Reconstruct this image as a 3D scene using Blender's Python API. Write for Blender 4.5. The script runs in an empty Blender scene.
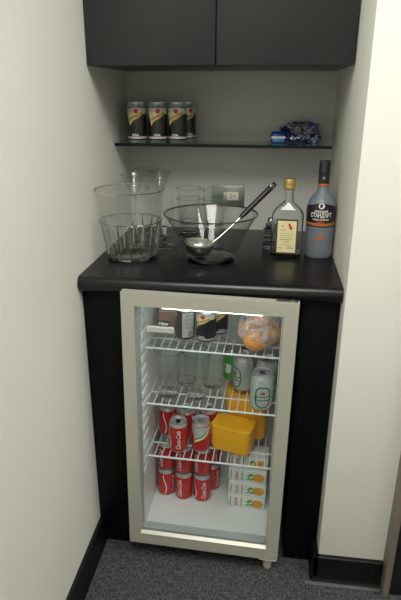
import bpy, bmesh, math, random
from mathutils import Vector, Matrix, noise
random.seed(7)
PI = math.pi
C = bpy.context.scene.collection
W, H = .6753, .90          # alcove width, worktop height
# ------------------------------------------------------------------ materials
def newmat(name):
    m = bpy.data.materials.new(name); m.use_nodes = True
    nt = m.node_tree; return m, nt, nt.nodes['Principled BSDF']
def mat(name, col, rough=.5, metal=0, spec=.5, bump=0, bscale=200, var=0, vscale=30, coat=0, trans=0, alpha=1):
    m, nt, b = newmat(name)
    b.inputs['Base Color'].default_value = (*col, 1); b.inputs['Roughness'].default_value = rough
    b.inputs['Metallic'].default_value = metal; b.inputs['Specular IOR Level'].default_value = spec
    b.inputs['Coat Weight'].default_value = coat; b.inputs['Transmission Weight'].default_value = trans
    b.inputs['Alpha'].default_value = alpha
    tc = nt.nodes.new('ShaderNodeTexCoord')
    if bump:
        n = nt.nodes.new('ShaderNodeTexNoise'); n.inputs['Scale'].default_value = bscale; n.inputs['Detail'].default_value = 3
        nt.links.new(tc.outputs['Object'], n.inputs['Vector'])
        bp = nt.nodes.new('ShaderNodeBump'); bp.inputs['Strength'].default_value = bump; bp.inputs['Distance'].default_value = .002
        nt.links.new(n.outputs['Fac'], bp.inputs['Height']); nt.links.new(bp.outputs['Normal'], b.inputs['Normal'])
    if var:
        n = nt.nodes.new('ShaderNodeTexNoise'); n.inputs['Scale'].default_value = vscale; n.inputs['Detail'].default_value = 4
        nt.links.new(tc.outputs['Object'], n.inputs['Vector'])
        r = nt.nodes.new('ShaderNodeValToRGB'); r.color_ramp.elements[0].position = .3; r.color_ramp.elements[1].position = .7
        r.color_ramp.elements[0].color = (*[c*(1-var) for c in col], 1); r.color_ramp.elements[1].color = (*[min(1, c*(1+var)) for c in col], 1)
        nt.links.new(n.outputs['Fac'], r.inputs['Fac']); nt.links.new(r.outputs['Color'], b.inputs['Base Color'])
    return m
def thin_glass(name, tint=(.95, .97, .96), edge=(.55, .62, .6), ior=1.5, rough=.02, gloss=1.0):
    """thin clear wall: see-through, tinted more at grazing angles, with a Fresnel reflection"""
    m, nt, b = newmat(name); nt.nodes.remove(b)
    out = nt.nodes['Material Output']
    lw = nt.nodes.new('ShaderNodeLayerWeight'); lw.inputs['Blend'].default_value = .35
    mx = nt.nodes.new('ShaderNodeMix'); mx.data_type = 'RGBA'
    mx.inputs[6].default_value = (*tint, 1); mx.inputs[7].default_value = (*edge, 1)
    nt.links.new(lw.outputs['Facing'], mx.inputs[0])
    tr = nt.nodes.new('ShaderNodeBsdfTransparent'); nt.links.new(mx.outputs[2], tr.inputs['Color'])
    gl = nt.nodes.new('ShaderNodeBsdfGlossy'); gl.inputs['Roughness'].default_value = rough
    gl.inputs['Color'].default_value = (gloss, gloss, gloss, 1)
    lw2 = nt.nodes.new('ShaderNodeLayerWeight'); lw2.inputs['Blend'].default_value = .5
    pw = nt.nodes.new('ShaderNodeMath'); pw.operation = 'POWER'; pw.inputs[1].default_value = 5
    nt.links.new(lw2.outputs['Facing'], pw.inputs[0])
    f0 = ((ior-1)/(ior+1))**2
    fr = nt.nodes.new('ShaderNodeMath'); fr.operation = 'MULTIPLY_ADD'; fr.inputs[1].default_value = 1-f0; fr.inputs[2].default_value = f0
    nt.links.new(pw.outputs[0], fr.inputs[0])
    sh = nt.nodes.new('ShaderNodeMixShader')
    nt.links.new(fr.outputs[0], sh.inputs[0]); nt.links.new(tr.outputs[0], sh.inputs[1]); nt.links.new(gl.outputs[0], sh.inputs[2])
    nt.links.new(sh.outputs[0], out.inputs['Surface'])
    return m
def solid_glass(name, col=(1, 1, 1), rough=.0, ior=1.46):
    m, nt, b = newmat(name)
    b.inputs['Base Color'].default_value = (*col, 1); b.inputs['Roughness'].default_value = rough
    b.inputs['Transmission Weight'].default_value = 1; b.inputs['IOR'].default_value = ior
    return m
def carpet_mat():
    m, nt, b = newmat('carpet'); b.inputs['Roughness'].default_value = .95; b.inputs['Specular IOR Level'].default_value = .1
    tc = nt.nodes.new('ShaderNodeTexCoord')
    mp = nt.nodes.new('ShaderNodeMapping'); mp.inputs['Scale'].default_value = (1, .45, 1)
    nt.links.new(tc.outputs['Object'], mp.inputs['Vector'])
    n = nt.nodes.new('ShaderNodeTexNoise'); n.inputs['Scale'].default_value = 240; n.inputs['Detail'].default_value = 2
    n2 = nt.nodes.new('ShaderNodeTexNoise'); n2.inputs['Scale'].default_value = 60; n2.inputs['Detail'].default_value = 3
    nt.links.new(mp.outputs[0], n.inputs['Vector']); nt.links.new(tc.outputs['Object'], n2.inputs['Vector'])
    ad = nt.nodes.new('ShaderNodeMath'); ad.operation = 'MULTIPLY_ADD'; ad.inputs[1].default_value = .35
    nt.links.new(n2.outputs['Fac'], ad.inputs[0]); nt.links.new(n.outputs['Fac'], ad.inputs[2])
    r = nt.nodes.new('ShaderNodeValToRGB')
    r.color_ramp.elements[0].position = .5; r.color_ramp.elements[0].color = (.022, .022, .0228, 1)
    r.color_ramp.elements[1].position = .86; r.color_ramp.elements[1].color = (.092, .092, .094, 1)
    nt.links.new(ad.outputs[0], r.inputs['Fac']); nt.links.new(r.outputs['Color'], b.inputs['Base Color'])
    bp = nt.nodes.new('ShaderNodeBump'); bp.inputs['Strength'].default_value = .8; bp.inputs['Distance'].default_value = .004
    nt.links.new(n.outputs['Fac'], bp.inputs['Height']); nt.links.new(bp.outputs['Normal'], b.inputs['Normal'])
    return m
def wood_dark():
    m, nt, b = newmat('dark_laminate'); b.inputs['Roughness'].default_value = .36
    tc = nt.nodes.new('ShaderNodeTexCoord'); mp = nt.nodes.new('ShaderNodeMapping'); mp.inputs['Scale'].default_value = (60, 60, 2.5)
    nt.links.new(tc.outputs['Object'], mp.inputs['Vector'])
    n = nt.nodes.new('ShaderNodeTexNoise'); n.inputs['Scale'].default_value = 3; n.inputs['Detail'].default_value = 4
    nt.links.new(mp.outputs[0], n.inputs['Vector'])
    r = nt.nodes.new('ShaderNodeValToRGB')
    r.color_ramp.elements[0].color = (.010, .0112, .0125, 1); r.color_ramp.elements[1].color = (.019, .0205, .022, 1)
    nt.links.new(n.outputs['Fac'], r.inputs['Fac']); nt.links.new(r.outputs['Color'], b.inputs['Base Color'])
    return m
def wrapper_mat(name, cols, scale, rough=.25, metal=.5):
    m, nt, b = newmat(name); b.inputs['Roughness'].default_value = rough; b.inputs['Metallic'].default_value = metal
    tc = nt.nodes.new('ShaderNodeTexCoord'); n = nt.nodes.new('ShaderNodeTexNoise')
    n.inputs['Scale'].default_value = scale; n.inputs['Detail'].default_value = 1.5
    nt.links.new(tc.outputs['Object'], n.inputs['Vector'])
    r = nt.nodes.new('ShaderNodeValToRGB'); r.color_ramp.interpolation = 'CONSTANT'
    el = r.color_ramp.elements
    while len(el) < len(cols): el.new(.5)
    for i, c in enumerate(cols):
        el[i].position = .0 if i == 0 else .3 + .4*(i-1)/max(1, len(cols)-2); el[i].color = (*c, 1)
    nt.links.new(n.outputs['Fac'], r.inputs['Fac']); nt.links.new(r.outputs['Color'], b.inputs['Base Color'])
    return m
M = dict(
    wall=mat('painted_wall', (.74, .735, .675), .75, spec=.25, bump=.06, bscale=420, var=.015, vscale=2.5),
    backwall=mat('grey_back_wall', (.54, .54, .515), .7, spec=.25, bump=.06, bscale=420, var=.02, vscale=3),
    ceil=mat('ceiling_paint', (.75, .74, .70), .9), carpet=carpet_mat(), lam=wood_dark(),
    black=mat('black_panel', (.003, .003, .0035), .45, spec=.12, bump=.03),
    worktop=mat('worktop_laminate', (.007, .0065, .007), .27, spec=.38, bump=.05, bscale=900),
    vinyl=mat('black_vinyl_skirting', (.005, .005, .0055), .42, spec=.3),
    jamb=mat('brown_door_frame', (.23, .19, .15), .5, var=.1, vscale=12), door=mat('dark_door', (.012, .0105, .010), .45, var=.2),
    frame=mat('champagne_frame', (.42, .415, .345), .38, metal=.2, bump=.02, bscale=600),
    white=mat('white_plastic', (.80, .82, .82), .4), gasket=mat('grey_gasket', (.42, .44, .44), .6),
    wire=mat('white_coated_wire', (.82, .84, .84), .35), body=mat('fridge_shell', (.06, .06, .065), .5),
    steel=mat('brushed_steel', (.42, .42, .41), .32, metal=1), chrome=mat('polished_steel', (.66, .65, .62), .18, metal=1),
    alu=mat('can_aluminium', (.62, .63, .64), .3, metal=.7), plate=mat('outlet_plate_steel', (.36, .36, .34), .38, metal=.9),
    ivory=mat('ivory_plastic', (.80, .75, .62), .4), slot=mat('outlet_slot_black', (.01, .01, .01), .6),
    red=mat('red_can_paint', (.58, .014, .010), .28, metal=.25, coat=.3), blackcan=mat('black_can_paint', (.010, .010, .011), .28, coat=.3),
    silvercan=mat('silver_can_paint', (.60, .61, .60), .35, metal=.25), yellow=mat('yellow_swoosh', (.60, .40, .06), .4), ochre=mat('ochre_lettering', (.25, .16, .02), .5), paleyellow=mat('pale_yellow_print', (.90, .80, .42), .45),
    cream=mat('cream_print', (.82, .76, .55), .45), redprint=mat('red_print', (.60, .03, .025), .4),
    whiteprint=mat('white_print', (.85, .85, .83), .45), greyprint=mat('grey_print', (.22, .22, .22), .5),
    green=mat('green_print', (.012, .16, .06), .4), lime=mat('lime_green_paint', (.06, .38, .04), .3, coat=.3),
    olive=mat('olive_border', (.05, .05, .018), .5), label=mat('cream_label_paper', (.80, .72, .40), .55),
    gold=mat('gold_cap', (.72, .52, .20), .3, metal=.85), capsule=mat('black_capsule', (.014, .014, .015), .3),
    copper=mat('copper_print', (.52, .14, .03), .38), beer=mat('beer_can_paint', (.62, .65, .63), .33, metal=.45),
    tub=mat('yellow_tub_plastic', (.95, .46, .010), .33, var=.05, vscale=12), orange=mat('orange_peel', (.90, .37, .10), .5, bump=.3, bscale=260),
    carton=mat('carton_paper', (.78, .80, .76), .4), fruit=mat('fruit_print', (.80, .36, .03), .45), leafp=mat('leaf_print', (.10, .36, .08), .45),
    pink=mat('pink_carton', (.50, .24, .20), .5), grip=mat('black_grip', (.012, .012, .012), .38),
    cl=thin_glass('clear_plastic', (.985, .988, .98), (.87, .89, .87)), bowl=thin_glass('smoky_bowl_glass', (.935, .945, .935), (.62, .64, .63), rough=.03),
    tum=thin_glass('tumbler_glass', (.98, .99, .985), (.84, .885, .875)), pane=thin_glass('door_pane_glass', (.955, .97, .967), (.86, .92, .91), rough=.01),
    film=thin_glass('clear_film', (.90, .90, .90), (.62, .62, .62), rough=.12), rim=solid_glass('green_glass_rim', (.80, .94, .91), .03),
    shelf=solid_glass('shelf_glass', (.60, .82, .74), .0), solid=solid_glass('clear_glass', (.97, .985, .98)), dark=solid_glass('dark_cut_glass', (.32, .34, .36), .02),
    frost=mat('frosted_bottle_glass', (.27, .32, .36), .36, spec=.6, trans=.45), blue=wrapper_mat('blue_wrapper', [(.01, .012, .02), (.008, .012, .05), (.012, .03, .20), (.45, .48, .55), (.02, .02, .03)], 70),
    bluew=mat('blue_foil', (.02, .06, .40), .25, metal=.4), sky=mat('light_blue_foil', (.05, .28, .60), .3, metal=.3),
)
def lampmat(name, col, s):
    m, nt, b = newmat(name); b.inputs['Emission Color'].default_value = (*col, 1); b.inputs['Emission Strength'].default_value = s
    return m
M['tube'] = lampmat('fridge_lamp_tube', (.92, 1, .98), 6.5)
# ------------------------------------------------------------------ object helpers
def obj(name, bm, m, parent=None, loc=None, smooth=True, rot=None, angle=40):
    me = bpy.data.meshes.new(name); bmesh.ops.recalc_face_normals(bm, faces=bm.faces) if bm.faces else None
    bm.to_mesh(me); bm.free()
    for x in (m if isinstance(m, (list, tuple)) else [m]): me.materials.append(M[x] if isinstance(x, str) else x)
    if smooth:
        for p in me.polygons: p.use_smooth = True
        me.set_sharp_from_angle(angle=math.radians(angle))
    o = bpy.data.objects.new(name, me); C.objects.link(o)
    if parent: o.parent = parent
    if loc: o.location = loc
    if rot: o.rotation_euler = rot
    return o
def thing(name, label, cat, loc=(0, 0, 0), rot=(0, 0, 0), group=None):
    o = bpy.data.objects.new(name, None); C.objects.link(o); o.empty_display_size = .05
    o.location = loc; o.rotation_euler = rot
    return tag(o, label, cat, group)
def tag(o, label, cat, group=None):
    o['label'] = label; o['category'] = cat
    if group: o['group'] = group
    return o
def struct(name, bm, m, label=None, parent=None):
    o = obj(name, bm, m, parent); 
    if not parent: o['kind'] = 'structure'
    if label: o['label'] = label
    return o
def dup(root, label, loc, rot=None, group=None):
    r = root.copy(); C.objects.link(r); r.location = loc; r['label'] = label
    if rot is not None: r.rotation_euler = rot
    if group: r['group'] = group
    for ch in list(root.children):
        c = ch.copy(); C.objects.link(c); c.parent = r
        for g in ch.children:
            d = g.copy(); C.objects.link(d); d.parent = c
    return r
def box(bm, x0, x1, y0, y1, z0, z1, bev=0, seg=2, mi=0):
    r = bmesh.ops.create_cube(bm, size=1); vs = r['verts']
    for v in vs: v.co = Vector(((x0+x1)/2+v.co.x*(x1-x0), (y0+y1)/2+v.co.y*(y1-y0), (z0+z1)/2+v.co.z*(z1-z0)))
    fs = set(f for v in vs for f in v.link_faces)
    for f in fs: f.material_index = mi
    if bev:
        es = list(set(e for v in vs for e in v.link_edges))
        bmesh.ops.bevel(bm, geom=es, offset=bev, segments=seg, affect='EDGES', profile=.5)
    return bm
def B(*a, **k): return box(bmesh.new(), *a, **k)
def lathe(bm, prof, seg=40, mis=None, cx=0, cy=0, rad=None):
    rings = []
    for (r, z) in prof:
        if r < 1e-6: rings.append([bm.verts.new((cx, cy, z))])
        else: rings.append([bm.verts.new((cx+r*(rad(2*PI*i/seg, z) if rad else 1)*math.cos(2*PI*i/seg), cy+r*(rad(2*PI*i/seg, z) if rad else 1)*math.sin(2*PI*i/seg), z)) for i in range(seg)])
    for k in range(len(rings)-1):
        a, b = rings[k], rings[k+1]
        for i in range(seg):
            j = (i+1) % seg
            if len(a) == 1 and len(b) == 1: continue
            if len(a) == 1: f = bm.faces.new((a[0], b[i], b[j]))
            elif len(b) == 1: f = bm.faces.new((a[i], a[j], b[0]))
            else: f = bm.faces.new((a[i], a[j], b[j], b[i]))
            if mis: f.material_index = mis[k]
    return bm
def L(prof, seg=40, **k): return lathe(bmesh.new(), prof, seg, **k)
def tube(bm, pts, r, seg=8, cap=True):
    pts = [Vector(p) for p in pts]; rs = r if isinstance(r, (list, tuple)) else [r]*len(pts)
    t0 = (pts[1]-pts[0]).normalized(); up = Vector((0, 0, 1)) if abs(t0.z) < .9 else Vector((1, 0, 0))
    n = t0.cross(up).normalized(); rings = []
    for i, p in enumerate(pts):
        t = (pts[min(i+1, len(pts)-1)]-pts[max(i-1, 0)]).normalized()
        n = (n-t*n.dot(t)).normalized(); b = t.cross(n)
        rings.append([bm.verts.new(p+(n*math.cos(2*PI*k/seg)+b*math.sin(2*PI*k/seg))*rs[i]) for k in range(seg)])
    for a, b in zip(rings, rings[1:]):
        for k in range(seg): bm.faces.new((a[k], a[(k+1) % seg], b[(k+1) % seg], b[k]))
    if cap: bm.faces.new(rings[0][::-1]); bm.faces.new(rings[-1])
    return bm
def poly(bm, pts, z=0, mi=0):
    f = bm.faces.new([bm.verts.new((x, y, z)) for x, y in pts]); f.material_index = mi
    return bm
def rrect(x0, x1, y0, y1, r, n=5):
    out = []
    for cx, cy, a in ((x1-r, y1-r, 0), (x0+r, y1-r, 90), (x0+r, y0+r, 180), (x1-r, y0+r, 270)):
        for k in range(n+1):
            t = math.radians(a+90*k/n); out.append((cx+r*math.cos(t), cy+r*math.sin(t)))
    return out
def text_bm(s, size, shear=0, rot=0, width=None, bold=0):
    """lettering as flat triangles in the local xy plane, centred"""
    cu = bpy.data.curves.new('lettering', 'FONT'); cu.body = s; cu.size = size; cu.shear = shear
    cu.align_x = 'CENTER'; cu.align_y = 'CENTER'; cu.offset = bold; cu.resolution_u = 3
    t = bpy.data.objects.new('lettering', cu); C.objects.link(t)
    bpy.context.view_layer.update()
    me = t.evaluated_get(bpy.context.evaluated_depsgraph_get()).to_mesh()
    bm = bmesh.new(); bm.from_mesh(me); t.to_mesh_clear()
    bpy.data.objects.remove(t); bpy.data.curves.remove(cu)
    xs = [v.co.x for v in bm.verts]; ys = [v.co.y for v in bm.verts]
    cx, cy = (max(xs)+min(xs))/2, (max(ys)+min(ys))/2; k = width/(max(xs)-min(xs)) if width else 1
    for v in bm.verts: v.co = Vector(((v.co.x-cx)*k, (v.co.y-cy)*(1 if width else k), 0))
    if rot: bmesh.ops.rotate(bm, verts=bm.verts, cent=(0, 0, 0), matrix=Matrix.Rotation(rot, 3, 'Z'))
    return bm
def wrap(bm, r, z0=0, turn=0, x0=0):
    """bend a flat drawing (x along, y up) round a cylinder of radius r, facing -y; r may be a function of height"""
    R0 = r(z0) if callable(r) else r
    bmesh.ops.triangulate(bm, faces=bm.faces)
    xs = [v.co.x for v in bm.verts]; lo, hi = min(xs), max(xs); n = max(2, int((hi-lo)/(R0*.16)))
    for i in range(1, n):
        bmesh.ops.bisect_plane(bm, geom=bm.verts[:]+bm.edges[:]+bm.faces[:], plane_co=(lo+(hi-lo)*i/n, 0, 0), plane_no=(1, 0, 0))
    if callable(r):
        ys = [v.co.y for v in bm.verts]; lo, hi = min(ys), max(ys); n = max(2, int((hi-lo)/.006))
        for i in range(1, n):
            bmesh.ops.bisect_plane(bm, geom=bm.verts[:]+bm.edges[:]+bm.faces[:], plane_co=(0, lo+(hi-lo)*i/n, 0), plane_no=(0, 1, 0))
    for v in bm.verts:
        a = (v.co.x+x0)/R0+turn; rr = (r(z0+v.co.y) if callable(r) else r)+v.co.z
        v.co = Vector((rr*math.sin(a), -rr*math.cos(a), z0+v.co.y))
    return bm
def upright(bm, x, y, z):
    """stand a flat drawing up on a wall-like face that looks towards -y"""
    for v in bm.verts: v.co = Vector((x+v.co.x, y-v.co.z, z+v.co.y))
    return bm
def merge(*bms):
    out = bmesh.new()
    for b in bms:
        me = bpy.data.meshes.new('t'); b.to_mesh(me); b.free(); out.from_mesh(me); bpy.data.meshes.remove(me)
    return out
# ------------------------------------------------------------------ the room
WF = -.6182                                   # front face of the wall right of the alcove
struct('floor', B(-.1, 3.2, -3.6, .1, -.06, 0), 'carpet', 'dark grey speckled carpet floor')
struct('wall_left', B(-.1, 0, -3.6, .1, 0, 2.5), 'wall', 'plain off-white wall left of the alcove')
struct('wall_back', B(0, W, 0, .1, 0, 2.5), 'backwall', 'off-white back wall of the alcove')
struct('wall_right', B(W, 3.2, WF, .1, 0, 2.5, bev=.002), 'wall', 'off-white wall right of the alcove')
struct('wall_far_right', B(3.2, 3.3, -3.6, .1, 0, 2.5), 'wall'); struct('wall_rear', B(-.1, 3.3, -3.7, -3.6, 0, 2.5), 'wall')
struct('ceiling', B(-.1, 3.3, -3.7, .1, 2.5, 2.56), 'ceil')
def skirting(bm, p, q, nrm, h=.0906):
    """coved skirting strip from p to q, leaning out to a thin toe on the floor"""
    prof = [(0, 0), (.019, 0), (.019, .0025), (.0135, .009), (.012, .02), (.012, h-.003), (.009, h), (0, h)]
    a = [bm.verts.new((p[0]+nrm[0]*d, p[1]+nrm[1]*d, z)) for d, z in prof]
    b = [bm.verts.new((q[0]+nrm[0]*d, q[1]+nrm[1]*d, z)) for d, z in prof]
    n = len(prof)
    for i in range(n): bm.faces.new((a[i], a[(i+1) % n], b[(i+1) % n], b[i]))
    bm.faces.new(a); bm.faces.new(b[::-1]); return bm
struct('baseboard_left', skirting(bmesh.new(), (0, -3.6), (0, -.559), (1, 0)), 'vinyl', 'black baseboard along the left wall')
bb = skirting(bmesh.new(), (W-.013, WF), (.868, WF), (0, -1)); skirting(bb, (W, WF-.012), (W, -.559), (-1, 0), .0906)
struct('baseboard_right', bb, 'vinyl', 'short black baseboard right of the alcove')
struct('toe_highlight_1', B(W-.034, .857, WF-.031, WF-.0195, 0, .0045, bev=.0015), mat('grey_toe_highlight', (.09, .092, .095), .5), 'thin grey strip painted as the highlight along the right baseboard toe')  # grey colour stands in for light caught by the skirting toe
d = struct('door_1', B(.876, 1.72, WF-.035, WF, 0.004, 2.03, bev=.002), 'door', 'dark door in a brown frame at the right edge')
for nm, a in (('door_frame', (.8575, .8755, WF-.045, WF, 0, 2.08)), ('door_frame', (1.718, 1.762, WF-.045, WF, 0, 2.08)), ('door_frame', (.8755, 1.718, WF-.045, WF, 2.031, 2.08))):
    struct(nm, B(*a, bev=.003), 'jamb', 'brown door frame', d)
hb = L([(0, 0), (.024, 0), (.026, .006), (.012, .012), (.011, .035), (.026, .042), (.028, .06), (.018, .07), (0, .072)], 24)
bmesh.ops.rotate(hb, verts=hb.verts, cent=(0, 0, 0), matrix=Matrix.Rotation(PI/2, 3, 'X')); bmesh.ops.translate(hb, verts=hb.verts, vec=(1.66, WF-.03, 1.0))
obj('door_knob', hb, 'chrome', d)
# ceiling light fittings (light comes from real lamps in them)
def ceiling_light(x, y, sx, sy, power, label):
    t = thing('ceiling_light', label, 'ceiling light', (x, y, 2.5))
    f = bmesh.new()
    for a in ((-sx/2-.03, -sx/2, -sy/2-.03, sy/2+.03), (sx/2, sx/2+.03, -sy/2-.03, sy/2+.03), (-sx/2, sx/2, -sy/2-.03, -sy/2), (-sx/2, sx/2, sy/2, sy/2+.03)):
        box(f, *a, -.03, 0)
    obj('light_frame', f, 'white', t, smooth=False)
    l = bpy.data.lights.new('light_panel', 'AREA'); l.shape = 'RECTANGLE'; l.size = sx; l.size_y = sy; l.energy = power; l.color = (1, .98, .93)
    lo = bpy.data.objects.new('light_panel', l); C.objects.link(lo); lo.parent = t; lo.location = (0, 0, -.02)
ceiling_light(.40, -1.90, .7, 1.2, 36, 'recessed fluorescent ceiling panel facing the alcove')
ceiling_light(1.65, -1.35, .6, 1.2, 33, 'recessed fluorescent ceiling panel over the right wall')
# ------------------------------------------------------------------ built-in units
def filler(x0, x1, side, label):
    bm = B(x0, x1, -.558, -.538, 0, .858, bev=.0012)
    if side < 0: box(bm, x1-.018, x1, -.538, -.02, 0, .858)
    else: box(bm, x0, x0+.018, -.538, -.02, 0, .858)
    tag(obj('filler_panel', bm, 'black'), label, 'panel', 'black panels flanking the fridge')
filler(.0005, .103, -1, 'tall black panel between the left wall and the fridge')
filler(.578, W-.0005, 1, 'tall black panel between the fridge and the right wall')
prof = []
for k in range(9):
    a = -PI/2-PI*k/8; prof.append((-.573+.0*k+.0205*math.cos(a)*.85, .8795+.0205*math.sin(a)*-1))
wt = bmesh.new(); pts = [(-.001, .859)]+[(y, 1.759-z) for y, z in prof]+[(-.001, .9)]
a = [wt.verts.new((.001, y, z)) for y, z in pts]; b = [wt.verts.new((W-.001, y, z)) for y, z in pts]
n = len(pts)
for i in range(n): wt.faces.new((a[i], a[(i+1) % n], b[(i+1) % n], b[i]))
wt.faces.new(a); wt.faces.new(b[::-1])
tag(obj('worktop', wt, 'worktop'), 'black laminate worktop with rounded front edge above the fridge', 'worktop')
t = thing('wall_cabinet', 'dark double-door wall cabinet above the glass shelf', 'cabinet', (0, 0, 1.4098))
obj('cabinet_body', B(.001, W-.004, -.375, -.001, 0, .75, bev=.001), 'lam', t)
obj('cabinet_door', B(.001, .3325, -.3948, -.3755, 0, .75, bev=.0012), 'lam', t)
obj('cabinet_door', B(.3355, W-.005, -.3948, -.3755, 0, .75, bev=.0012), 'lam', t)
tag(obj('glass_shelf', B(.0005, .658, -.176, -.0005, 1.1910, 1.2, bev=.0008), 'shelf', smooth=False), 'clear greenish glass shelf across the back of the alcove', 'shelf')
ge = obj('polished_edge', B(.0007, .6578, -.1775, -.1756, 1.1912, 1.2003), mat('dark_green_glass_edge', (.002, .010, .008), .3, spec=.2), bpy.data.objects['glass_shelf'], smooth=False)
ge['label'] = 'dark green polished front edge'
t = thing('power_outlet', 'steel wall plate with ivory socket above the worktop', 'outlet', (.341, -.0005, 1.0155))
obj('outlet_plate', B(-.056, .056, -.006, 0, -.035, .035, bev=.003), 'plate', t)
obj('socket', B(-.014, .036, -.009, -.004, -.014, .014, bev=.0015), 'ivory', t)
s = bmesh.new()
for x in (-.003, .025):
    bx = L([(0, 0), (.0026, 0), (.0026, .001), (0, .001)], 12); bmesh.ops.rotate(bx, verts=bx.verts, cent=(0, 0, 0), matrix=Matrix.Rotation(PI/2, 3, 'X')); bmesh.ops.translate(bx, verts=bx.verts, vec=(x-.003, -.0085, 0)); s = merge(s, bx)
for z in (-.0045, .0045): box(s, .007, .014, -.0095, -.0085, z-.0011, z+.0011)
obj('socket_slots', s, 'slot', t, smooth=False)
# ------------------------------------------------------------------ drink cans
R = .033
SH, CO = (.90, .90, 1.03), (.885, .885, .905)
def can_profile():
    return [(0, .008), (.022, .006), (.0245, .0), (.0262, .0008), (.0315, .008), (R, .014), (R, .098), (.0322, .1015), (.0278, .111), (.0278, .1135), (.0283, .115), (.0272, .115), (.0262, .1115), (.0255, .110), (0, .110)]
def make_can(name, label, cat, paint, deco, loc=(0, 0, 0), rot=(0, 0, 0), group=None, top='alu'):
    t = thing(name, label, cat, loc, rot, group)
    p = can_profile(); obj('can_body', L(p[4:8], 32), paint, t)
    obj('can_base', L(p[:5], 32), 'alu', t); obj('lid', L(p[7:], 32), 'alu', t)
    tb = bmesh.new(); poly(tb, rrect(-.008, .008, -.012, .012, .007), .1105)
    bmesh.ops.solidify(tb, geom=tb.faces[:], thickness=-.001)
    obj('pull_tab', tb, 'alu', t)
    deco(t); return t
E3 = .00025
def coke_deco(t):
    obj('wordmark', wrap(text_bm('Coca-Cola', .0235, shear=.35, rot=PI/2, width=.072, bold=.0003), R+E3, .055, .18), 'whiteprint', t, smooth=False)
    rb = bmesh.new(); N = 14; pts = [(-.006+.006*math.sin(k/N*PI*1.6), .014+.082*k/N) for k in range(N+1)]
    poly(rb, pts+[(x+.0035, y) for x, y in pts[::-1]]); obj('white_ribbon', wrap(rb, R+E3, 0, -.75), 'whiteprint', t, smooth=False)
    obj('wordmark', wrap(text_bm('Coca-Cola', .0235, shear=.35, rot=PI/2, width=.072, bold=.0003), R+E3, .055, .18+PI), 'whiteprint', t, smooth=False)
def swoosh_deco(field, word, small):
    def f(t):
        for turn in (0, PI):
            top = [(-.032, .0865), (.032, .0905)]
            sw = [(.032, .089), (.020, .080), (.008, .072), (-.004, .067), (-.014, .060), (-.020, .050), (-.024, .056), (-.028, .066), (-.032, .074)]
            obj('silver_band', wrap(poly(bmesh.new(), [(-.0515, .0995), (.0515, .0995), (.0515, .0820), (-.0515, .0820)]), R+E3*.6, 0, turn), 'silvercan', t, smooth=False)
            obj('silver_foot', wrap(poly(bmesh.new(), [(-.0515, .0125), (.0515, .0125), (.0515, .0185), (-.0515, .0185)]), R+E3*.6, 0, turn), 'silvercan', t, smooth=False)
            obj('swoosh', wrap(poly(bmesh.new(), top+sw), R+E3*1.4, 0, turn), field, t, smooth=False)
            ed = [(x, y) for x, y in sw[:6]]; ed2 = [(x, y-.0035) for x, y in ed[::-1]]
            obj('swoosh_edge', wrap(poly(bmesh.new(), ed+ed2), R+E3*2, 0, turn), 'yellow', t, smooth=False)
            obj('red_emblem', wrap(poly(bmesh.new(), [(.008*math.cos(a*PI/8)+.004, .0905+.0068*math.sin(a*PI/8)) for a in range(16)]), R+E3*2.4, 0, turn), 'redprint', t, smooth=False)
            obj('wordmark', wrap(text_bm(word, .0130, shear=.3, rot=.42, bold=.0003), R+E3*2.4, .0755, turn), 'ochre', t, smooth=False)
            obj('flavour_name', wrap(text_bm(small, .0085, bold=.0003), R+E3*2, .023, turn), 'whiteprint', t, smooth=False)
    return f
g = 'black soda cans on the glass shelf'
sc0 = make_can('soda_can', 'black soda can with yellow swoosh, leftmost on the glass shelf', 'can', 'blackcan', swoosh_deco('paleyellow', 'Schweppes', 'SODA'), (.0655, -.141, 1.2), (0, 0, .02), g); sc0.scale = SH
dup(sc0, 'black soda can with yellow swoosh, second from left on the glass shelf', (.1285, -.134, 1.2), (0, 0, .12), g)
dup(sc0, 'black soda can with yellow swoosh, third from left on glass shelf front', (.1905, -.126, 1.2), (0, 0, -.15), g)
dup(sc0, 'black soda can half hidden behind the right end of the shelf row', (.2085, -.066, 1.2), (0, 0, .5), g)
# ------------------------------------------------------------------ blue wrapped packets on the shelf
def crumple(sx, sy, sz, seed, amp, sub=4):
    bm = bmesh.new(); bmesh.ops.create_icosphere(bm, subdivisions=sub, radius=1)
    for v in bm.verts:
        p = v.co.copy(); q = Vector((math.copysign(abs(p.x)**.6, p.x), math.copysign(abs(p.y)**.6, p.y), math.copysign(abs(p.z)**.7, p.z)))
        d = noise.cell_vector(p*2.3+Vector((seed, 0, 0))); e = noise.noise(p*3.1+Vector((seed, 3, 1))); e2 = noise.turbulence(p*4+Vector((0, seed, 2)), 2, True)
        q = q*(1+amp*e+amp*.5*e2); v.co = Vector((q.x*sx, q.y*sy, q.z*sz))
    zm = min(v.co.z for v in bm.verts)
    for v in bm.verts: v.co.z = max(v.co.z-zm-.002, 0)
    return bm
g = 'blue packets on the glass shelf'
t = thing('foil_packet', 'small upright blue and white foil packet at left end of shelf clutter', 'packet', (.500, -.085, 1.2), (0, 0, .1), g)
obj('wrapper', crumple(.024, .013, .018, 3, .12, 3), 'bluew', t)
bd = bmesh.new(); box(bd, -.022, .022, -.0155, .0, .012, .021, bev=.003); obj('white_band', bd, 'whiteprint', t)
bd = bmesh.new(); box(bd, -.018, .018, -.0165, .0, .002, .011, bev=.003); obj('light_blue_band', bd, 'sky', t)
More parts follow.
